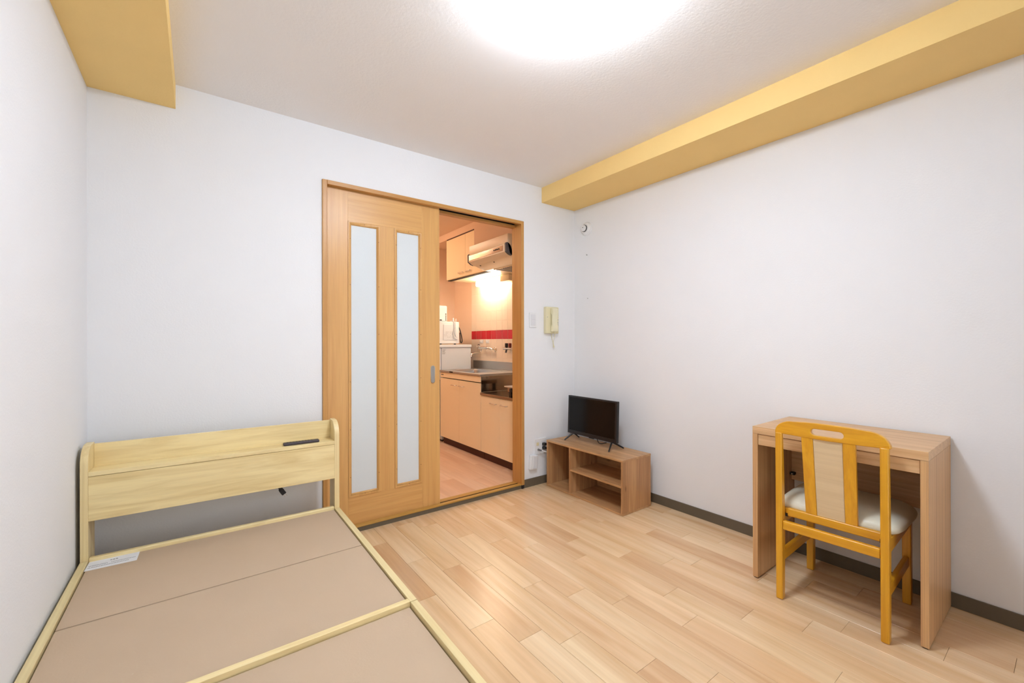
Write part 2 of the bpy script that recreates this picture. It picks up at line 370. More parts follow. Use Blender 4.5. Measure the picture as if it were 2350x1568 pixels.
dr = thing('door_1', 'sliding wooden door with two tall frosted glass panes, slid to the left', 'sliding door', (0.98, 2.665, 0.031), kind='structure')
y0, y1 = 2.6500, 2.684
part('stile', B(0.612, 0.733, y0, y1, 0.036, 2.082, None, 0.0006), 'door_v', dr)
part('stile', B(1.215, 1.345, y0, y1, 0.036, 2.082, None, 0.0006), 'door_v', dr)
part('top_rail', B(0.7332, 1.2148, y0 + 0.0002, y1, 1.887, 2.082, None, 0.0005), 'door_h', dr)
part('bottom_rail', B(0.7332, 1.2148, y0 + 0.0002, y1, 0.036, 0.207, None, 0.0005), 'door_h', dr)
part('mullion', B(0.931, 1.0235, y0 + 0.0002, y1, 0.2072, 1.8868, None, 0.0005), 'door_v', dr)
for xa, xb in ((0.7335, 0.9305), (1.024, 1.2145)):
    za, zb = 0.2075, 1.8865
    part('frosted_pane', B(xa + 0.012, xb - 0.012, 2.662, 2.667, za + 0.012, zb - 0.012), 'glass', dr)
    m = bmesh.new(); wd = 0.021; prof = [(0, y0 - 0.0035), (0.008, y0 - 0.005), (0.015, y0 - 0.0015), (wd, y0 + 0.009), (wd, 2.662), (0, 2.662)]
    rings = []
    for sx, sz, cx, cz in ((1, 1, xa, za), (-1, 1, xb, za), (-1, -1, xb, zb), (1, -1, xa, zb)):
        rings.append([m.verts.new((cx + sx * a, yy, cz + sz * a)) for a, yy in prof])
    for k in range(4):
        a, b = rings[k], rings[(k + 1) % 4]
        for q in range(len(prof)): m.faces.new((a[q], a[(q + 1) % len(prof)], b[(q + 1) % len(prof)], b[q]))
    mo = part('moulding', m, 'door_v', dr)
    nb = bmesh.new()
    for x in (xa + 0.011, xb - 0.011):
        for z in (0.33, 0.62, 0.91, 1.2, 1.5, 1.78): B(x - 0.0015, x + 0.0015, y0 - 0.0052, y0, z - 0.0015, z + 0.0015, nb)
    for z in (za + 0.011, zb - 0.011): B((xa + xb) / 2 - 0.0015, (xa + xb) / 2 + 0.0015, y0 - 0.0052, y0, z - 0.0015, z + 0.0015, nb)
    part('nail', nb, 'dark', mo)
def oblong(cx, cz, w2, h2, n=10):
    out = []
    for k in range(n + 1): a = math.pi * k / n; out.append((cx + w2 * math.cos(a), cz + h2 - w2 + w2 * math.sin(a)))
    for k in range(n + 1): a = math.pi + math.pi * k / n; out.append((cx + w2 * math.cos(a), cz - h2 + w2 + w2 * math.sin(a)))
    return out
hp = part('recessed_pull', prism(oblong(1.292, 0.929, 0.0165, 0.061), 'y', y0 - 0.003, y0 + 0.001, holes=[oblong(1.292, 0.929, 0.0125, 0.057)]), 'chrome', dr, 'chrome oblong finger pull')
part('recess', prism(oblong(1.292, 0.929, 0.0125, 0.057), 'y', y0 - 0.0012, y0 + 0.001), 'grey', hp)

# ------------------------------------------------------------------ bed
BR = math.radians(-0.3)
bed = thing('bed', 'pale wood single bed with bare kraft boards and shelf headboard', 'bed', (0.114, 2.357, 0), BR)
# local frame: x across (centre), y = 0 at the front of the headboard, negative towards the foot
hw = 0.491; t = 0.024; ZT = 0.275
side = [(0.0, 0.0), (0.0, 0.660)] + [(0.075 * (1 - math.cos(math.radians(a))), 0.660 + 0.072 * math.sin(math.radians(a))) for a in range(10, 91, 10)] + [(0.115, 0.732), (0.115, 0.0)]
HB = Matrix.Translation((hw, 0, 0)) @ Matrix.Rotation(math.radians(-1.25), 4, 'Z') @ Matrix.Translation((-hw, 0, 0))
def racked(bm):
    bmesh.ops.transform(bm, matrix=HB, verts=bm.verts[:]); return bm
for s in (-1, 1):
    part('side_panel', racked(prism(side, 'x', s * hw, s * (hw - t), bev=0.0015)), 'bed_z', bed)
part('back_panel', racked(B(-hw + t, hw - t, 0.103, 0.115, 0.43, 0.725, None, 0.001)), 'bed_x', bed)
part('shelf', racked(B(-hw + t, hw - t, 0.001, 0.103, 0.612, 0.630, None, 0.001)), 'bed_x', bed)
part('front_panel', racked(B(-hw + t, hw - t, 0.001, 0.019, 0.432, 0.6105, None, 0.001)), 'bed_x', bed)
part('head_rail', racked(B(-hw + t, hw - t, 0.0, 0.022, 0.16, 0.284, None, 0.005, 3)), 'bed_x', bed)
for s in (-1, 1):
    part('side_rail', B(s * hw, s * (hw - t), -1.000, (0.018 if s < 0 else -0.0015), 0.155, ZT, None, 0.0015), 'bed_y', bed)
    part('side_rail', B(s * (hw - 0.001), s * (hw - t), -1.985, -1.0025, 0.155, ZT - 0.0006, None, 0.0015), 'bed_y', bed)
part('cross_bar', B(-hw + t, hw - t, -1.000, -0.978, 0.155, ZT, None, 0.0015), 'bed_x', bed)
part('foot_rail', B(-hw + t, hw - t, -1.985, -1.963, 0.155, ZT, None, 0.0015), 'bed_x', bed)
xi = hw - t - 0.0045
part('bed_board', prism([(-xi, -0.480), (xi, -0.480), (xi, -0.0005), (-xi, 0.0195)], 'z', 0.256, 0.268, bev=0.001), 'kraft', bed)
part('bed_board', B(-xi, xi, -0.9745, -0.4845, 0.255, 0.267, None, 0.001), 'kraft', bed)
part('bed_board', B(-xi, xi, -1.560, -1.0035, 0.247, 0.259, None, 0.001), 'kraft', bed)
part('bed_board', B(-xi, xi, -1.961, -1.5635, 0.247, 0.259, None, 0.001), 'kraft', bed)
for y in (-0.3, -0.75, -1.25, -1.7):
    part('support_slat', B(-xi, xi, y - 0.03, y + 0.03, 0.225, 0.2465, None, 0.001), 'bed_x', bed)
for y in (-0.05, -0.975, -1.94):
    for s in (-1, 1):
        part('leg', B(s * (hw - t - 0.05), s * (hw - t - 0.001), y - 0.02, y + 0.028, 0.001, 0.2245, None, 0.002), 'bed_z', bed)
pc = part('power_cord', tube(curve([(0.19, 0.10, 0.53), (0.195, 0.095, 0.46), (0.212, 0.115, 0.425), (0.222, 0.118, 0.400)]), 0.0035, 8), 'blackm', bed)
m = bmesh.new(); prm = Matrix.Translation((0.223, 0.118, 0.402)) @ Matrix.Rotation(math.radians(-32), 4, 'Y')
q = B(-0.006, 0.006, -0.006, 0.006, -0.012, 0.006, None, 0.002); B(-0.010, 0.010, -0.007, 0.007, -0.016, -0.011, q, 0.001); B(-0.011, 0.011, -0.008, 0.008, -0.045, -0.0155, q, 0.002)
add_bm(m, q, prm.inverted() if False else prm); q.free()
# flip so that the prongs point down and away from the headboard
pl = part('plug', m, 'blackm', pc)
q = B(-0.006, -0.0045, -0.003, 0.003, -0.062, -0.045); B(0.0045, 0.006, -0.003, 0.003, -0.062, -0.045, q); m = bmesh.new(); add_bm(m, q, prm); q.free()
pg = part('prong', m, 'chrome', bed); 

# notice on the head board: paper with three printed lines
nt = thing('notice_sheet', 'white printed notice lying on the bed board by the headboard corner', 'notice', (-0.274, 2.336, 0.2682), math.radians(-2.0))
part('sheet', B(-0.077, 0.077, -0.043, 0.043, 0.0, 0.0006), 'paper', nt)
ib = bmesh.new(); rnd = random.Random(3)
def glyph(x, y, s):
    # dense little blocks of crossing strokes, as unreadable as in the photograph
    for i in range(3):
        yy = y + s * (0.12 + 0.36 * i); a = rnd.uniform(0, 0.2); B(x + s * a, x + s * rnd.uniform(0.75, 0.95), yy - s * 0.08, yy + s * 0.08, 0.0006, 0.00075, ib)
    for i in range(rnd.randint(1, 3)):
        xx = x + s * rnd.uniform(0.1, 0.8); B(xx - s * 0.07, xx + s * 0.07, y, y + s * 0.92, 0.0006, 0.00076 + 0.00002 * i, ib)
for i in range(3): glyph(-0.012 + i * 0.0085, 0.016, 0.0075)
for i in range(30): 
    if i not in (12, 13): glyph(-0.071 + i * 0.0047, -0.006, 0.0042)
for i in range(26): glyph(-0.071 + i * 0.0047, -0.022, 0.0042)
part('printed_text', ib, 'ink', nt)

rc = thing('remote_control', 'slim dark grey remote control lying on the headboard shelf', 'remote control', (0.429, 2.394, 0.6303), math.radians(-3.0))
part('body', B(-0.083, 0.083, -0.017, 0.017, 0.0, 0.013, None, 0.0045, 3), 'remote', rc)
bb = bmesh.new()
for i in range(9):
    for j in (-0.009, 0, 0.009): B(-0.068 + i * 0.014, -0.060 + i * 0.014, j - 0.003, j + 0.003, 0.0125, 0.0136, bb, 0.0004, 1)
part('button', bb, 'black', rc)

# ------------------------------------------------------------------ television stand and television
ts = thing('tv_stand', 'low brown wooden television stand with three open compartments', 'tv stand', (2.393, 2.181, 0))
xa, xb, ya, yb = 2.242, 2.544, 1.803, 2.558
part('top', B(xa - 0.001, xb + 0.001, ya - 0.001, yb + 0.001, 0.353, 0.367, None, 0.001), 'stand_y', ts)
part('base_board', B(xa, xb, ya, yb, 0.001, 0.014, None, 0.001), 'stand_y', ts)
part('side_panel', B(xa, xb, ya, ya + 0.015, 0.0142, 0.3528, None, 0.0008), 'stand_z', ts)
part('side_panel', B(xa, xb, yb - 0.015, yb, 0.0142, 0.3528, None, 0.0008), 'stand_z', ts)
part('divider', B(xa + 0.001, xb - 0.005, 2.292, 2.307, 0.0142, 0.3528, None, 0.0008), 'stand_z', ts)
part('shelf', B(xa + 0.001, xb - 0.005, ya + 0.0152, 2.2918, 0.180, 0.194, None, 0.0008), 'stand_y', ts)
part('back_panel', B(xb - 0.0045, xb - 0.001, ya + 0.0152, yb - 0.0152, 0.0142, 0.3528), 'stand_y', ts)

tv = thing('television', 'small black flat television standing on the brown stand', 'television', (2.412, 2.232, 0.367))
tm = Matrix.Translation((2.412, 2.232, 0.57)) @ Matrix.Rotation(math.radians(2.2), 4, 'Y')
def tvp(name, bm, mat, par):
    m = bmesh.new(); add_bm(m, bm, tm); bm.free(); return part(name, m, mat, par)
bm = B(-0.004, 0.018, -0.247, 0.247, -0.150, 0.149, None, 0.003); B(0.0175, 0.040, -0.17, 0.17, -0.13, 0.05, bm, 0.008)
bd = tvp('case', bm, 'black', tv)
bm = B(-0.008, -0.004, -0.247, -0.231, -0.150, 0.149, None, 0.001); B(-0.008, -0.004, 0.231, 0.247, -0.150, 0.149, bm, 0.001)
B(-0.008, -0.004, -0.231, 0.231, 0.138, 0.149, bm, 0.001); B(-0.008, -0.004, -0.231, 0.231, -0.150, -0.124, bm, 0.001)
tvp('bezel', bm, 'black', tv)
tvp('screen', B(-0.0062, -0.0045, -0.2305, 0.2305, -0.1235, 0.1375), 'screen', tv)
tvp('sensor', B(-0.007, 0.004, -0.03, 0.02, -0.156, -0.1495, None, 0.002), 'black', tv)
for yap, yf in ((2.425, 2.448), (2.035, 2.000)):
    for xf in (2.337, 2.492):
        part('stand_leg', tube([(2.411, yap, 0.425), (xf, yf, 0.3755), (xf + (0.004 if xf > 2.4 else -0.004), yf, 0.372)], 0.0055, 8, taper=[0.0075, 0.0055, 0.0048]), 'black', tv)
part('aerial_lead', tube(curve([(2.44, 2.21, 0.45), (2.45, 2.21, 0.40), (2.47, 2.20, 0.372), (2.53, 2.19, 0.371)]), 0.003, 8), 'blackm', tv)

# ------------------------------------------------------------------ desk
dk = thing('desk', 'brown wooden desk with a shallow drawer against the right wall', 'desk', (2.395, 0.652, 0))
dx0, dx1, dy0, dy1 = 2.177, 2.616, 0.3415, 0.963
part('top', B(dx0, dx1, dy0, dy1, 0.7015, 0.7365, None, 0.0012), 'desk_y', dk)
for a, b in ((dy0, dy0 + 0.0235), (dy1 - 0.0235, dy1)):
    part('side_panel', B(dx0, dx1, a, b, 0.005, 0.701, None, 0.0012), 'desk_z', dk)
    for xx in (dx0 + 0.03, dx1 - 0.06):
        part('foot_pad', B(xx - 0.025, xx + 0.025, a + 0.004, b - 0.004, 0.0005, 0.005), 'blackm', dk)
dw = part('drawer', B(dx0 + 0.004, dx0 + 0.022, dy0 + 0.0245, dy1 - 0.0245, 0.649, 0.6995, None, 0.0012), 'desk_y', dk)
part('drawer_box', B(dx0 + 0.022, dx1 - 0.09, dy0 + 0.05, dy1 - 0.05, 0.655, 0.695), 'desk_y', dw)
part('back_panel', B(dx1 - 0.04, dx1 - 0.024, dy0 + 0.0237, dy1 - 0.0237, 0.405, 0.7012, None, 0.001), 'desk_y', dk)
for y in (dy1 - 0.035, dy0 + 0.035):
    br = part('bracket', B(dx1 - 0.066, dx1 - 0.0402, y - 0.011, y + 0.011, 0.435, 0.449, None, 0.003), 'blackm', dk)
    part('screw', lathe([(0.003, 0), (0.003, -0.002), (0.001, -0.003)], (dx1 - 0.066, y, 0.442), 'x', 10), 'chrome', br)

# ------------------------------------------------------------------ chair (local: +x forward under the desk)
ch = thing('chair', 'honey coloured wooden chair with cream seat pushed under the desk', 'chair', (2.297, 0.636, 0), math.radians(1.8))
RX, FX, HY = -0.197, 0.197, 0.180
for s in (-1, 1):
    lt = 'left' if s > 0 else 'right'
    post = [(RX - 0.013, 0.001), (RX + 0.019, 0.001), (RX + 0.024, 0.36), (RX + 0.013, 0.60), (RX + 0.003, 0.744), (RX - 0.019, 0.744), (RX - 0.016, 0.40)]
    part('back_post', prism(post, 'y', s * HY - 0.0135, s * HY + 0.0135, bev=0.005), 'honey_z', ch)
    part('leg', B(FX - 0.016, FX + 0.018, s * HY - 0.016, s * HY + 0.014, 0.001, 0.392, None, 0.004), 'honey_z', ch)
    part('seat_rail', B(RX + 0.020, FX - 0.017, s * HY - 0.010, s * HY + 0.010, 0.335, 0.388, None, 0.003), 'honey_x', ch)
    part('side_stretcher', B(RX + 0.018, FX - 0.0165, s * HY - 0.009, s * HY + 0.009, 0.165, 0.212, None, 0.004), 'honey_x', ch)
part('front_rail', B(FX - 0.010, FX + 0.010, -HY + 0.017, HY - 0.017, 0.340, 0.388, None, 0.003), 'honey_y', ch)
part('lower_back_rail', B(-0.172, -0.148, -HY + 0.0105, HY - 0.0105, 0.367, 0.403, None, 0.005), 'honey_y', ch)
part('back_stretcher', B(RX - 0.012, RX + 0.010, -HY + 0.0137, HY - 0.0137, 0.315, 0.354, None, 0.004), 'honey_y', ch)
# crest rail with hand slot
cr = [(-0.196, 0.739), (-0.198, 0.743)]
for k in range(1, 9):
    a = k / 9; cr.append((-0.198 + 0.073 * (1 - math.cos(a * math.pi / 2)), 0.743 + 0.057 * math.sin(a * math.pi / 2)))
cr += [(-0.125, 0.800), (-0.08, 0.804), (-0.04, 0.806), (0.04, 0.806), (0.08, 0.804), (0.125, 0.800)]
for k in range(8, 0, -1):
    a = k / 9; cr.append((0.198 - 0.073 * (1 - math.cos(a * math.pi / 2)), 0.743 + 0.057 * math.sin(a * math.pi / 2)))
cr += [(0.198, 0.743), (0.196, 0.739), (0.10, 0.738), (0.0, 0.737), (-0.10, 0.738)]
slot = []
for k in range(9): a = -math.pi / 2 + math.pi * k / 8; slot.append((0.043 + 0.0135 * math.cos(a), 0.768 + 0.0135 * math.sin(a)))
for k in range(9): a = math.pi / 2 + math.pi * k / 8; slot.append((-0.043 + 0.0135 * math.cos(a), 0.768 + 0.0135 * math.sin(a)))
bm = prism(cr, 'x', -0.012, 0.012, holes=[slot], bev=0.0035)
for v in bm.verts: v.co.x += RX - 0.010 + 0.35 * v.co.y ** 2 - 0.08 * (v.co.z - 0.75)
part('crest_rail', bm, 'honey_y', ch)
# two slats and a pale panel leaning from the crest rail to the lower back rail
def leaning(ya, yb, yc, yd, th, dz=0.0):
    """top edge ya..yb, bottom edge yc..yd; from (x -0.203, z 0.740) to (x -0.160, z 0.400)"""
    m = bmesh.new(); vs = []
    for x, z, p, q in ((-0.205, 0.741, ya, yb), (-0.160, 0.4025, yc, yd)):
        vs.append([m.verts.new((x - th, p, z)), m.verts.new((x + th, p, z)), m.verts.new((x + th, q, z)), m.verts.new((x - th, q, z))])
    a, b = vs; m.faces.new(a); m.faces.new(b[::-1])
    for k in range(4): m.faces.new((a[k], a[(k + 1) % 4], b[(k + 1) % 4], b[k]))
    bmesh.ops.recalc_face_normals(m, faces=m.faces[:])
    bmesh.ops.bevel(m, geom=m.edges[:], offset=0.002, segments=2, profile=0.5, affect='EDGES'); return m
part('back_slat', leaning(0.051, 0.093, 0.049, 0.090, 0.0085), 'honey_z', ch)
part('back_slat', leaning(-0.093, -0.051, -0.090, -0.049, 0.0085), 'honey_z', ch)
part('back_inlay', leaning(-0.0508, 0.0508, -0.0488, 0.0488, 0.006), 'panel', ch, 'pale beige veneer panel')
# cushion
m = bmesh.new(); prof = [(0.89, 0.388), (0.955, 0.391), (0.99, 0.399), (1.0, 0.409), (0.985, 0.420), (0.945, 0.431), (0.87, 0.441), (0.74, 0.450), (0.52, 0.457), (0.25, 0.461), (0.02, 0.462)]
rings = []
for sc, z in prof:
    ring = []
    for j in range(48):
        a = 2 * math.pi * j / 48; e = 0.36
        cx = math.copysign(abs(math.cos(a)) ** e, math.cos(a)); cy = math.copysign(abs(math.sin(a)) ** e, math.sin(a))
        wy = 0.219 + 0.006 * cx
        k = sc if sc > 0.6 else sc
        ring.append(m.verts.new((0.042 + 0.199 * cx * k, wy * cy * k, z)))
    rings.append(ring)
for a, b in zip(rings, rings[1:]):
    for j in range(48): m.faces.new((a[j], a[(j + 1) % 48], b[(j + 1) % 48], b[j]))
m.faces.new(rings[0][::-1]); m.faces.new(rings[-1])
part('seat', m, 'seat', ch, 'cream padded vinyl seat')
for s in (-1, 1):
    part('bracket', B(RX + 0.0245, RX + 0.034, s * (HY - 0.022), s * (HY - 0.0105), 0.365, 0.380), 'dark', ch)

# ------------------------------------------------------------------ things on the walls
sw = thing('light_switch', 'white double light switch on the wall beside the door frame', 'light switch', (2.154, D, 1.265))
pl_ = part('plate', B(2.118, 2.190, D - 0.008, D, 1.265, 1.384, None, 0.003), 'white', sw)
part('rocker', B(2.132, 2.177, D - 0.0115, D - 0.008, 1.327, 1.369, None, 0.0015), 'whites', sw)
part('rocker', B(2.132, 2.177, D - 0.0115, D - 0.008, 1.282, 1.3245, None, 0.0015), 'whites', sw)

ph = thing('intercom_phone', 'ivory wall intercom telephone with handset and curled cord', 'intercom', (2.340, D, 1.218))
part('base_unit', B(2.271, 2.409, D - 0.034, D, 1.218, 1.436, None, 0.006), 'ivory', ph)
hs = [(1.232, D - 0.050), (1.236, D - 0.064), (1.262, D - 0.070), (1.290, D - 0.064), (1.320, D - 0.060), (1.360, D - 0.062), (1.395, D - 0.068), (1.418, D - 0.066), (1.424, D - 0.052), (1.424, D - 0.0345), (1.385, D - 0.0345), (1.37, D - 0.044), (1.29, D - 0.044), (1.275, D - 0.0345), (1.232, D - 0.0345)]
part('handset', prism([(b, a) for a, b in hs], 'x', 2.318, 2.371, bev=0.004), 'ivory2', ph)
part('call_button', B(2.380, 2.400, D - 0.036, D - 0.034, 1.262, 1.272, None, 0.0006), 'grey', ph)
sg = bmesh.new()
for i in range(5): B(2.380, 2.402, D - 0.0346, D - 0.0338, 1.284 + i * 0.007, 1.287 + i * 0.007, sg)
B(2.386, 2.406, D - 0.0346, D - 0.0338, 1.330, 1.333, sg)
part('speaker_slot', sg, 'grey', ph)
part('maker_mark', B(2.280, 2.288, D - 0.0346, D - 0.0338, 1.350, 1.354), 'grey', ph)
path = curve([(2.345, D - 0.055, 1.233), (2.348, D - 0.05, 1.20), (2.350, D - 0.03, 1.15), (2.356, D - 0.025, 1.112), (2.364, D - 0.025, 1.106), (2.363, D - 0.018, 1.13), (2.352, D - 0.012, 1.18), (2.346, D - 0.012, 1.22)], 24)
hel = []
for k, p in enumerate(path):
    a = k * 1.3; hel.append(p + Vector((math.cos(a), math.sin(a) * 0.8, 0)) * 0.0042)
part('cord', tube(hel, 0.0017, 6), 'ivory2', ph)

wo = thing('wall_outlet', 'white double wall outlet plate beside the television stand', 'wall outlet', (2.227, D, 0.243))
part('plate', B(2.166, 2.289, D - 0.009, D, 0.243, 0.370, None, 0.004), 'white', wo)
part('aerial_cover', B(2.185, 2.210, D - 0.0115, D - 0.009, 0.314, 0.340, None, 0.001), 'yellow', wo)
part('aerial_socket', lathe([(0.009, -0.009), (0.009, -0.014), (0.006, -0.014), (0.006, -0.018)], (2.203, D, 0.282), 'y', 16), 'grey', wo)
part('socket', B(2.240, 2.268, D - 0.011, D - 0.009, 0.268, 0.346, None, 0.001), 'whites', wo)
for nm, z, lb in (('up', 0.323, 'upper black power plug in the wall outlet by the television stand'), ('lo', 0.292, 'lower black power plug in the wall outlet by the television stand')):
    pp = thing('power_plug', lb, 'plug', (2.254, D - 0.0115, z), group='black plugs in the wall outlet')
    m = B(2.240, 2.268, D - 0.042, D - 0.0115, z - 0.011, z + 0.011, None, 0.005); part('body', m, 'blackm', pp)
    part('cord', tube(curve([(2.262, D - 0.034, z), (2.285, D - 0.042, z - 0.008), (2.33, D - 0.035, z - 0.03), (2.45, D - 0.03, z - 0.09)], 6), 0.006, 8, taper=[0.0085 - 0.0003 * k if k < 9 else 0.0055 for k in range(19)]), 'blackm', pp)
ac = thing('aerial_cable', 'white aerial cable plugged into the wall outlet', 'cable', (2.203, D - 0.018, 0.282))
part('connector', tube([(2.203, D - 0.018, 0.282), (2.206, D - 0.034, 0.281), (2.214, D - 0.040, 0.279)], 0.006, 12), 'greyd', ac)
part('lead', tube(curve([(2.212, D - 0.040, 0.279), (2.250, D - 0.048, 0.266), (2.30, D - 0.045, 0.245), (2.42, D - 0.03, 0.20)]), 0.0045, 8), 'paper', ac)

jb = thing('adapter_box', 'small white cable box on the wall below the outlet', 'cable box', (2.146, D, 0.132), 0)
m = B(-0.036, 0.036, -0.030, 0.0, -0.055, 0.058, None, 0.005); q = bmesh.new(); add_bm(q, m, Matrix.Translation((2.146, D, 0.190)) @ Matrix.Rotation(math.radians(5), 4, 'Y')); m.free()
part('case', q, 'white', jb)
m = B(-0.010, 0.030, -0.033, -0.029, -0.045, 0.050, None, 0.0015); q = bmesh.new(); add_bm(q, m, Matrix.Translation((2.146, D, 0.190)) @ Matrix.Rotation(math.radians(5), 4, 'Y')); m.free()
part('cover', q, 'whites', jb)

sd = thing('smoke_detector', 'round white smoke detector high on the right wall', 'smoke detector', (R, 2.475, 2.095))
part('base_ring', lathe([(0.056, 0), (0.056, -0.010), (0.052, -0.014)], (R, 2.475, 2.095), 'x', 36), 'white', sd)
part('dome', lathe([(0.050, -0.014), (0.046, -0.026), (0.036, -0.032), (0.034, -0.032)], (R, 2.475, 2.095), 'x', 36), 'white', sd)
part('sensor_slot', lathe([(0.029, -0.032), (0.029, -0.038)], (R, 2.475, 2.095), 'x', 36), 'blackm', sd)
part('cap', lathe([(0.0255, -0.038), (0.0255, -0.046), (0.018, -0.049)], (R, 2.475, 2.095), 'x', 36), 'white', sd)
part('indicator', lathe([(0.0035, -0.049), (0.0035, -0.0505)], (R, 2.478, 2.100), 'x', 10), 'blackm', sd)
hk = thing('wall_hook', 'tiny grey hook below the smoke detector', 'hook', (R, 2.477, 1.877))
part('pin', tube([(R, 2.477, 1.879), (R - 0.006, 2.477, 1.879), (R - 0.008, 2.477, 1.884)], 0.002, 6), 'grey', hk)
part('foot', B(R - 0.002, R, 2.470, 2.484, 1.874, 1.878), 'grey', hk)
single('wall_pin', lathe([(0.004, 0), (0.004, -0.002), (0.002, -0.003)], (R, 2.469, 1.513), 'x', 10), 'grey', 'tiny grey pin in the right wall, above the television', 'pin', (R, 2.469, 1.513))

# ------------------------------------------------------------------ ceiling lamp
LX, LY = 1.025, 1.025
cl = thing('ceiling_lamp', 'round glowing white ceiling lamp', 'ceiling lamp', (LX, LY, ZC))
part('base_plate', lathe([(0.13, 0), (0.13, -0.012)], (LX, LY, ZC), 'z', 40), 'white', cl)
part('shade', lathe([(0.150, -0.013), (0.162, -0.020), (0.168, -0.036), (0.166, -0.060), (0.155, -0.080), (0.125, -0.094), (0.075, -0.101), (0.01, -0.102)], (LX, LY, ZC), 'z', 48), 'lamp', cl)

# ------------------------------------------------------------------ kitchen shell
K0, KYN = 0.35, 2.735
single('floor_kitchen', B(K0 - 0.1, KX + 0.1, 2.722, KY + 0.1, -0.05, KF - 0.0045), 'sub', 'pinkish plank floor of the kitchen beyond the door', 'floor', kind='structure')
planks(K0, KX, 2.7225, KY, KF, bpy.data.objects['floor_kitchen'], 'kplank', 0.22)
wt = single('wall_kitchen_tiled', B(KX, KX + 0.1, 2.735, KY + 0.1, -0.05, 2.42), 'kwall', 'warm kitchen wall with cream and red tiles over the sink', 'wall', kind='structure')
single('wall_kitchen_far', B(K0, KX, KY, KY + 0.1, -0.05, 2.42), 'kwall', 'warm plain kitchen wall behind the fridge', 'wall', kind='structure')
single('wall_kitchen_left', B(K0 - 0.1, K0, 2.735, KY + 0.1, -0.05, 2.42), 'kwall', 'plain kitchen wall out of sight behind the sliding door', 'wall', kind='structure')
single('ceiling_kitchen', B(K0 - 0.1, KX + 0.1, 2.735, KY + 0.1, 2.42, 2.52), 'kwall', 'warm lit kitchen ceiling', 'ceiling', kind='structure')
single('trim_4', B(2.348, KX, 3.513, KY, 2.345, 2.42), 'kwall', 'boxed soffit above the kitchen wall cabinet', 'soffit', kind='structure')
single('trim_5', B(2.155, KX, 2.80, 3.512, 2.0685, 2.42), 'kwall', 'boxed duct cover between the range hood and the kitchen ceiling', 'duct cover', kind='structure')
gb = bmesh.new(); B(KX - 0.0062, KX, 2.80, 4.463, 0.66, 1.90, gb)
part('grout_bed', gb, 'grout', wt)
TP = 0.108; tmesh = {}
rows = []
z = 1.181
rows.append((1.181, 1.282, 'tiler'))
zz = 1.282
while zz < 1.88: rows.append((zz, min(zz + 0.1075, 1.90), 'tile')); zz += 0.1075
zz = 1.181
while zz > 0.67: rows.append((zz - 0.1075, zz, 'tile')); zz -= 0.1075
for za, zb, mt in rows:
    yy = 4.463
    while yy > 2.85:
        key = (round(zb - za, 4), mt)
        if key not in tmesh:
            tmesh[key] = mesh_of('tile', B(-0.0022, 0.0022, -TP / 2 + 0.0012, TP / 2 - 0.0012, -(zb - za) / 2 + 0.0012, (zb - za) / 2 - 0.0012, None, 0.0008, 1), mt, None, 30)
        o = bpy.data.objects.new('tile', tmesh[key]); COL.objects.link(o); o.parent = wt; o.location = (KX - 0.0052, yy - TP / 2, (za + zb) / 2)
        yy -= TP

# ------------------------------------------------------------------ kitchen units
def handle(parent, y, z, x, wdt=0.10):
    m = tube(curve([(x, y - wdt / 2, z), (x - 0.018, y - wdt / 2 + 0.004, z), (x - 0.024, y - wdt / 4, z), (x - 0.024, y + wdt / 4, z), (x - 0.018, y + wdt / 2 - 0.004, z), (x, y + wdt / 2, z)], 5), 0.0045, 8)
    part('handle', m, 'chrome', parent)
KXF = KX - 0.0095
sc = thing('sink_cabinet', 'tall cream kitchen base cabinet under the sink', 'cabinet', (2.44, 3.83, KF))
for a in (3.417, 4.235): part('side_panel', B(2.183, KXF, a, a + 0.015, 0.1055, 0.821), 'cream', sc)
part('bottom_panel', B(2.183, KXF, 3.432, 4.235, 0.1055, 0.125), 'cream', sc)
part('back_panel', B(KXF - 0.01, KXF, 3.432, 4.235, 0.125, 0.815), 'cream', sc)
part('toe_kick', B(2.205, KXF - 0.05, 3.417, 4.250, KF + 0.0005, 0.105), 'kick', sc)
fa = part('fascia', B(2.166, 2.183, 3.418, 4.249, 0.764, 0.818, None, 0.001), 'cream', sc)
m = bmesh.new(); B(2.1655, 2.166, 4.205, 4.225, 0.788, 0.800, m); B(2.1655, 2.166, 4.180, 4.198, 0.788, 0.800, m)
part('printed_mark', m, 'ink', fa)
d1 = part('door', B(2.165, 2.183, 3.835, 4.249, 0.112, 0.755, None, 0.001), 'cream', sc); handle(d1, 3.932, 0.697, 2.165)
d2 = part('door', B(2.165, 2.183, 3.418, 3.832, 0.112, 0.755, None, 0.001), 'cream', sc); handle(d2, 3.774, 0.697, 2.165)
part('steel_side', B(2.170, KXF, 3.4145, 3.417, 0.672, 0.818), 'steelm', sc)

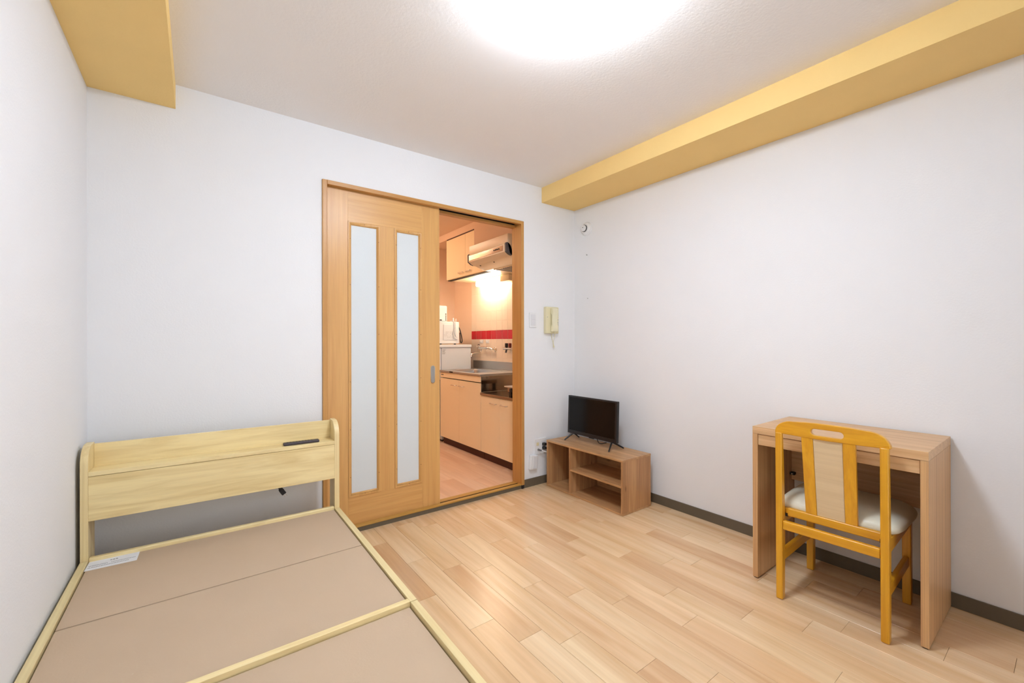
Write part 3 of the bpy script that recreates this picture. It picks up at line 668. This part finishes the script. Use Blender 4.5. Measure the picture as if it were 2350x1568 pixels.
sk = thing('sink_counter', 'stainless steel sink counter with basin and upstand', 'sink', (2.43, 3.83, 0.82))
bx0, bx1, by0, by1 = 2.215, 2.585, 3.62, 4.16
m = B(2.155, bx0, 3.410, 4.254, 0.822, 0.842, None, 0.002); B(bx1, KXF, 3.410, 4.254, 0.822, 0.842, m, 0.001)
B(bx0, bx1, 3.410, by0, 0.822, 0.842, m); B(bx0, bx1, by1, 4.254, 0.822, 0.842, m)
part('worktop', m, 'steel', sk)
m = bmesh.new(); rg = []
for sx, z in ((1.0, 0.841), (0.96, 0.82), (0.90, 0.70), (0.80, 0.665), (0.1, 0.66)):
    cx, cy, hx, hy = (bx0 + bx1) / 2, (by0 + by1) / 2, (bx1 - bx0) / 2 * sx, (by1 - by0) / 2 * sx
    rg.append([m.verts.new((cx + a * hx, cy + b * hy, z)) for a, b in ((-1, -0.8), (-0.8, -1), (0.8, -1), (1, -0.8), (1, 0.8), (0.8, 1), (-0.8, 1), (-1, 0.8))])
for a, b in zip(rg, rg[1:]):
    for j in range(8): m.faces.new((a[j], a[(j + 1) % 8], b[(j + 1) % 8], b[j]))
m.faces.new(rg[-1])
part('basin', m, 'steel', sk)
part('upstand', B(KXF - 0.012, KXF, 3.60, 4.402, 0.8425, 0.932, None, 0.002), 'steel', sk)
part('black_sticker', B(2.1535, 2.155, 3.95, 4.02, 0.825, 0.840), 'blackm', sk)

gc = thing('stove_cabinet', 'lower cream kitchen cabinet nearest the doorway, under the stove', 'cabinet', (2.44, 3.11, KF))
part('body', B(2.183, KXF, 2.80, 3.4125, 0.105, 0.645), 'cream', gc)
part('toe_kick', B(2.205, KXF - 0.05, 2.80, 3.4125, KF + 0.0005, 0.105), 'kick', gc)
d1 = part('door', B(2.165, 2.183, 3.098, 3.412, 0.112, 0.642, None, 0.001), 'cream', gc); handle(d1, 3.197, 0.587, 2.165)
d2 = part('door', B(2.165, 2.183, 2.801, 3.095, 0.112, 0.642, None, 0.001), 'cream', gc); handle(d2, 3.028, 0.588, 2.165)
gt = single('stove_counter', B(2.155, KXF, 2.80, 3.4125, 0.647, 0.670, None, 0.002), 'steelm', 'low stainless counter that the gas stove stands on', 'counter', (2.43, 3.11, 0.647))

st = thing('gas_stove', 'small gas stove partly hidden by the door frame', 'stove', (2.42, 2.95, 0.670))
part('body', B(2.22, 2.60, 2.83, 3.06, 0.705, 0.745, None, 0.004), 'steelm', st)
part('top_plate', B(2.20, 2.62, 2.825, 3.085, 0.7455, 0.757, None, 0.003), 'steel', st)
for x in (2.25, 2.57):
    for y in (2.85, 3.04): part('foot', B(x - 0.015, x + 0.015, y - 0.015, y + 0.015, 0.6705, 0.705), 'blackm', st)
part('burner', lathe([(0.045, 0.758), (0.045, 0.775), (0.03, 0.78)], (2.42, 2.95, 0), 'z', 20), 'blackm', st)
for a in range(4):
    c, s_ = math.cos(a * math.pi / 2 + 0.6), math.sin(a * math.pi / 2 + 0.6)
    part('pan_support', tube([(2.42 + 0.03 * c, 2.95 + 0.03 * s_, 0.798), (2.42 + 0.095 * c, 2.95 + 0.095 * s_, 0.798), (2.42 + 0.10 * c, 2.95 + 0.10 * s_, 0.757)], 0.004, 6), 'blackm', st)
part('knob', lathe([(0.018, 0), (0.018, -0.018), (0.012, -0.022)], (2.22, 2.99, 0.725), 'x', 16), 'blackm', st)

uc = thing('wall_cabinet', 'cream two-door kitchen wall cabinet above the sink', 'cabinet', (2.52, 3.98, 1.87))
part('body', B(2.358, KXF, 3.555, 4.430, 1.868, 2.335), 'cream', uc)
part('base_lip', B(2.3575, 2.40, 3.555, 4.43, 1.862, 1.868), 'dark', uc)
d1 = part('door', B(2.340, 2.358, 4.000, 4.430, 1.872, 2.328, None, 0.001), 'cream', uc); handle(d1, 4.085, 1.915, 2.340)
d2 = part('door', B(2.340, 2.358, 3.556, 3.997, 1.872, 2.328, None, 0.001), 'cream', uc); handle(d2, 3.925, 1.915, 2.340)
part('top_gap_shade', B(2.344, 2.36, 3.80, 4.43, 2.3285, 2.344), 'kick', uc)  # solid dark strip standing in for the shaded gap below the soffit

hd = thing('range_hood', 'cream slanted range hood with black buttons above the stove', 'range hood', (2.4, 3.19, 1.87))
hp_ = [(KXF, 2.068), (2.100, 2.068), (2.098, 1.985), (2.122, 1.900), (2.270, 1.848), (KXF, 1.862)]
part('body', prism(hp_, 'y', 2.885, 3.512, bev=0.003), 'hood', hd)
lp = [(2.0975, 1.986), (2.084, 1.976), (2.086, 1.915), (2.116, 1.893), (2.150, 1.8815), (2.1215, 1.899), (2.0975, 1.984)]
part('control_lip', prism(lp, 'y', 2.905, 3.502), 'hood', hd)
ec = [(2.090, 1.990), (2.081, 1.980), (2.083, 1.912), (2.112, 1.892), (2.140, 1.884), (2.150, 1.896), (2.144, 1.935), (2.132, 1.965), (2.115, 1.984), (2.102, 1.990)]
part('end_cap', prism(ec, 'y', 2.885, 2.904), 'greyd', hd); part('end_cap', prism(ec, 'y', 3.503, 3.516), 'greyd', hd)
for i in range(4):
    part('button', lathe([(0.006, 0), (0.006, -0.004), (0.004, -0.005)], (2.0825, 3.065 - i * 0.024, 1.950), 'x', 12), 'blackm', hd)
part('control_strip', B(2.0825, 2.0848, 2.93, 3.49, 1.925, 1.970, None, 0.0008), 'steelm', hd)
fg = part('filter_tray', B(2.285, 2.66, 2.92, 3.37, 1.842, 1.850, None, 0.002), 'hood', hd)
for i in range(12):
    y = 2.95 + i * 0.035
    part('filter_slat', B(2.30, 2.64, y, y + 0.013, 1.838, 1.8425, None, 0.001), 'grey', hd)
for y in (3.43, 3.20): part('rubber_stop', lathe([(0.007, 0), (0.007, -0.005), (0.004, -0.006)], (2.175, y, 1.882), 'z', 10), 'blackm', hd)

sl = thing('strip_light', 'glowing strip light under the kitchen wall cabinet', 'strip light', (2.62, 3.85, 1.78))
part('lens', B(2.585, 2.665, 3.70, 4.185, 1.790, 1.852, None, 0.012, 3), 'strip', sl)
part('housing', B(2.588, 2.665, 3.535, 3.699, 1.790, 1.852, None, 0.004), 'hood', sl)
part('mount', B(2.600, 2.655, 3.535, 4.185, 1.8525, 1.8615), 'hood', sl)

klp = thing('kitchen_ceiling_lamp', 'round warm kitchen ceiling lamp out of sight past the sliding door', 'ceiling lamp', (1.30, 4.66, 2.42))
part('base_plate', lathe([(0.10, 0), (0.10, -0.012)], (1.30, 4.66, 2.42), 'z', 28), 'white', klp)
part('shade', lathe([(0.15, -0.012), (0.165, -0.03), (0.15, -0.06), (0.08, -0.08), (0.01, -0.08)], (1.30, 4.66, 2.42), 'z', 32), 'klamp', klp)

fg_ = thing('refrigerator', 'white small refrigerator at the end of the kitchen counter', 'refrigerator', (2.38, 4.57, KF))
part('body', B(2.205, 2.592, 4.300, 4.82, KF + 0.02, 1.085, None, 0.006), 'fridge', fg_)
part('top_cover', B(2.160, 2.597, 4.292, 4.83, 1.086, 1.120, None, 0.006), 'fridge', fg_)
part('upper_door', B(2.160, 2.202, 4.300, 4.82, 0.72, 1.084, None, 0.008), 'fridge', fg_)
part('lower_door', B(2.160, 2.202, 4.300, 4.82, KF + 0.05, 0.714, None, 0.008), 'fridge', fg_)
part('plinth', B(2.215, 2.59, 4.31, 4.81, KF + 0.0005, KF + 0.02), 'blackm', fg_)
m = bmesh.new()
for i in range(5): B(2.215, 2.215 + 0.04 - 0.006 * (i % 3), 4.2985, 4.2999, 1.060 - i * 0.011, 1.064 - i * 0.011, m)
part('printed_label', m, 'grey', fg_)

mw = thing('microwave', 'white microwave oven on top of the refrigerator', 'microwave', (2.30, 4.55, 1.12))
part('body', B(2.13, 2.462, 4.350, 4.78, 1.132, 1.385, None, 0.008), 'white', mw)
part('side_panel', B(2.255, 2.428, 4.345, 4.352, 1.172, 1.352, None, 0.003), 'fridge', mw)
for x in (2.17, 2.42):
    for y in (4.38, 4.74): part('foot', lathe([(0.014, 1.1205), (0.012, 1.132)], (x, y, 0), 'z', 12), 'blackm', mw)
m = bmesh.new(); rn = random.Random(5)
for i in range(6):
    for j in range(8):
        if rn.random() < 0.6: B(2.265 + j * 0.019, 2.265 + j * 0.019 + rn.uniform(0.005, 0.014), 4.3438, 4.3449, 1.19 + i * 0.015, 1.1925 + i * 0.015, m)
part('printed_text', m, 'grey', mw)
part('power_cord', tube(curve([(2.462, 4.60, 1.36), (2.485, 4.50, 1.365), (2.475, 4.40, 1.34), (2.490, 4.36, 1.25), (2.505, 4.36, 1.16), (2.490, 4.37, 1.15), (2.480, 4.37, 1.26)]), 0.006, 8), 'blackm', mw)
wc = thing('white_cable', 'white cable with plug draped over the side of the microwave', 'cable', (2.40, 4.336, 1.386))
part('lead', tube(curve([(2.37, 4.40, 1.390), (2.392, 4.345, 1.392), (2.393, 4.336, 1.33), (2.380, 4.336, 1.24), (2.40, 4.336, 1.20), (2.44, 4.337, 1.19), (2.404, 4.337, 1.24), (2.408, 4.338, 1.36), (2.415, 4.345, 1.42)]), 0.0045, 8), 'paper', wc)
part('plug', B(2.376, 2.388, 4.342, 4.358, 1.388, 1.430, None, 0.003), 'paper', wc)
kt = thing('white_canister', 'tall white canister on top of the microwave', 'canister', (2.27, 4.45, 1.386))
part('body', B(2.195, 2.332, 4.40, 4.50, 1.388, 1.570, None, 0.012, 3), 'white', kt)
part('base', B(2.20, 2.327, 4.405, 4.495, 1.3855, 1.389), 'blackm', kt)
m = bmesh.new(); rn = random.Random(9)
for i in range(7): B(2.306, 2.320, 4.3988, 4.3999, 1.400 + i * 0.012, 1.400 + i * 0.012 + rn.uniform(0.005, 0.009), m)
part('printed_text', m, 'ink', kt)
part('black_mark', B(2.235, 2.262, 4.3985, 4.3999, 1.398, 1.410), 'ink', kt)

fc = thing('kitchen_faucet', 'chrome wall faucet with long spout over the sink', 'faucet', (2.66, 4.03, 0.99))
part('wall_flange', lathe([(0.028, -0.0085), (0.026, -0.016), (0.014, -0.022)], (KX, 3.945, 1.066), 'x', 20), 'chrome', fc)
part('inlet', tube(curve([(KX - 0.02, 3.945, 1.066), (KX - 0.055, 3.955, 1.070), (KX - 0.075, 3.99, 1.080), (KX - 0.08, 4.03, 1.085)]), 0.011, 12), 'chrome', fc)
part('body', tube([(KX - 0.08, 4.02, 1.085), (KX - 0.08, 4.10, 1.085), (KX - 0.08, 4.16, 1.08)], 0.017, 14), 'chrome', fc)
part('knob', lathe([(0.016, 1.088), (0.022, 1.094), (0.022, 1.112), (0.014, 1.118)], (KX - 0.08, 4.185, 0), 'z', 16), 'chrome', fc)
part('cap', lathe([(0.012, 1.1182), (0.010, 1.123)], (KX - 0.08, 4.185, 0), 'z', 12), 'blackm', fc)
part('spout', tube(curve([(KX - 0.08, 4.13, 1.075), (KX - 0.08, 4.135, 1.045), (KX - 0.10, 4.135, 1.026), (KX - 0.16, 4.11, 1.024), (KX - 0.23, 4.08, 1.020), (KX - 0.252, 4.065, 1.006), (KX - 0.255, 4.06, 0.985)]), 0.009, 12), 'chrome', fc)
gv = thing('gas_valve', 'brass wall valve with black and red knobs beside the faucet', 'valve', (2.66, 3.70, 1.05))
part('body', tube([(KX - 0.008, 3.61, 1.065), (KX - 0.05, 3.61, 1.075)], 0.018, 12), 'chrome', gv)
part('manifold', tube([(KX - 0.05, 3.72, 1.078), (KX - 0.05, 3.58, 1.078)], 0.014, 12), 'chrome', gv)
part('nozzle', tube([(KX - 0.05, 3.674, 1.070), (KX - 0.06, 3.674, 1.035)], 0.010, 10), 'greyd', gv)
part('nozzle', tube([(KX - 0.05, 3.612, 1.070), (KX - 0.06, 3.612, 1.035)], 0.010, 10), 'chrome', gv)
part('knob', B(KX - 0.064, KX - 0.036, 3.661, 3.687, 1.092, 1.137, None, 0.005), 'blackm', gv)
part('knob', B(KX - 0.064, KX - 0.036, 3.599, 3.625, 1.092, 1.137, None, 0.005), 'redk', gv)
for y, wds in ((4.233, 'left'), (4.103, 'right')):
    ck = thing('tile_hook', 'small white adhesive hook on the tiles, %s of the two above the faucet' % wds, 'hook', (KX - 0.0075, y, 1.135), group='adhesive hooks on the tiles')
    part('pad', B(KX - 0.012, KX - 0.0074, y - 0.035, y + 0.035, 1.135, 1.175, None, 0.002), 'white', ck)
    part('peg', tube([(KX - 0.012, y, 1.150), (KX - 0.026, y, 1.148), (KX - 0.030, y, 1.156)], 0.004, 8), 'white', ck)

for o in bpy.data.objects:
    if o.name.split('.')[0] in ('printed_text', 'printed_label', 'printed_mark', 'nail', 'speaker_slot', 'button') and o.parent and o.name.split('.')[0] != 'button': o['kind'] = 'stuff'
    if 'off' in o: del o['off']
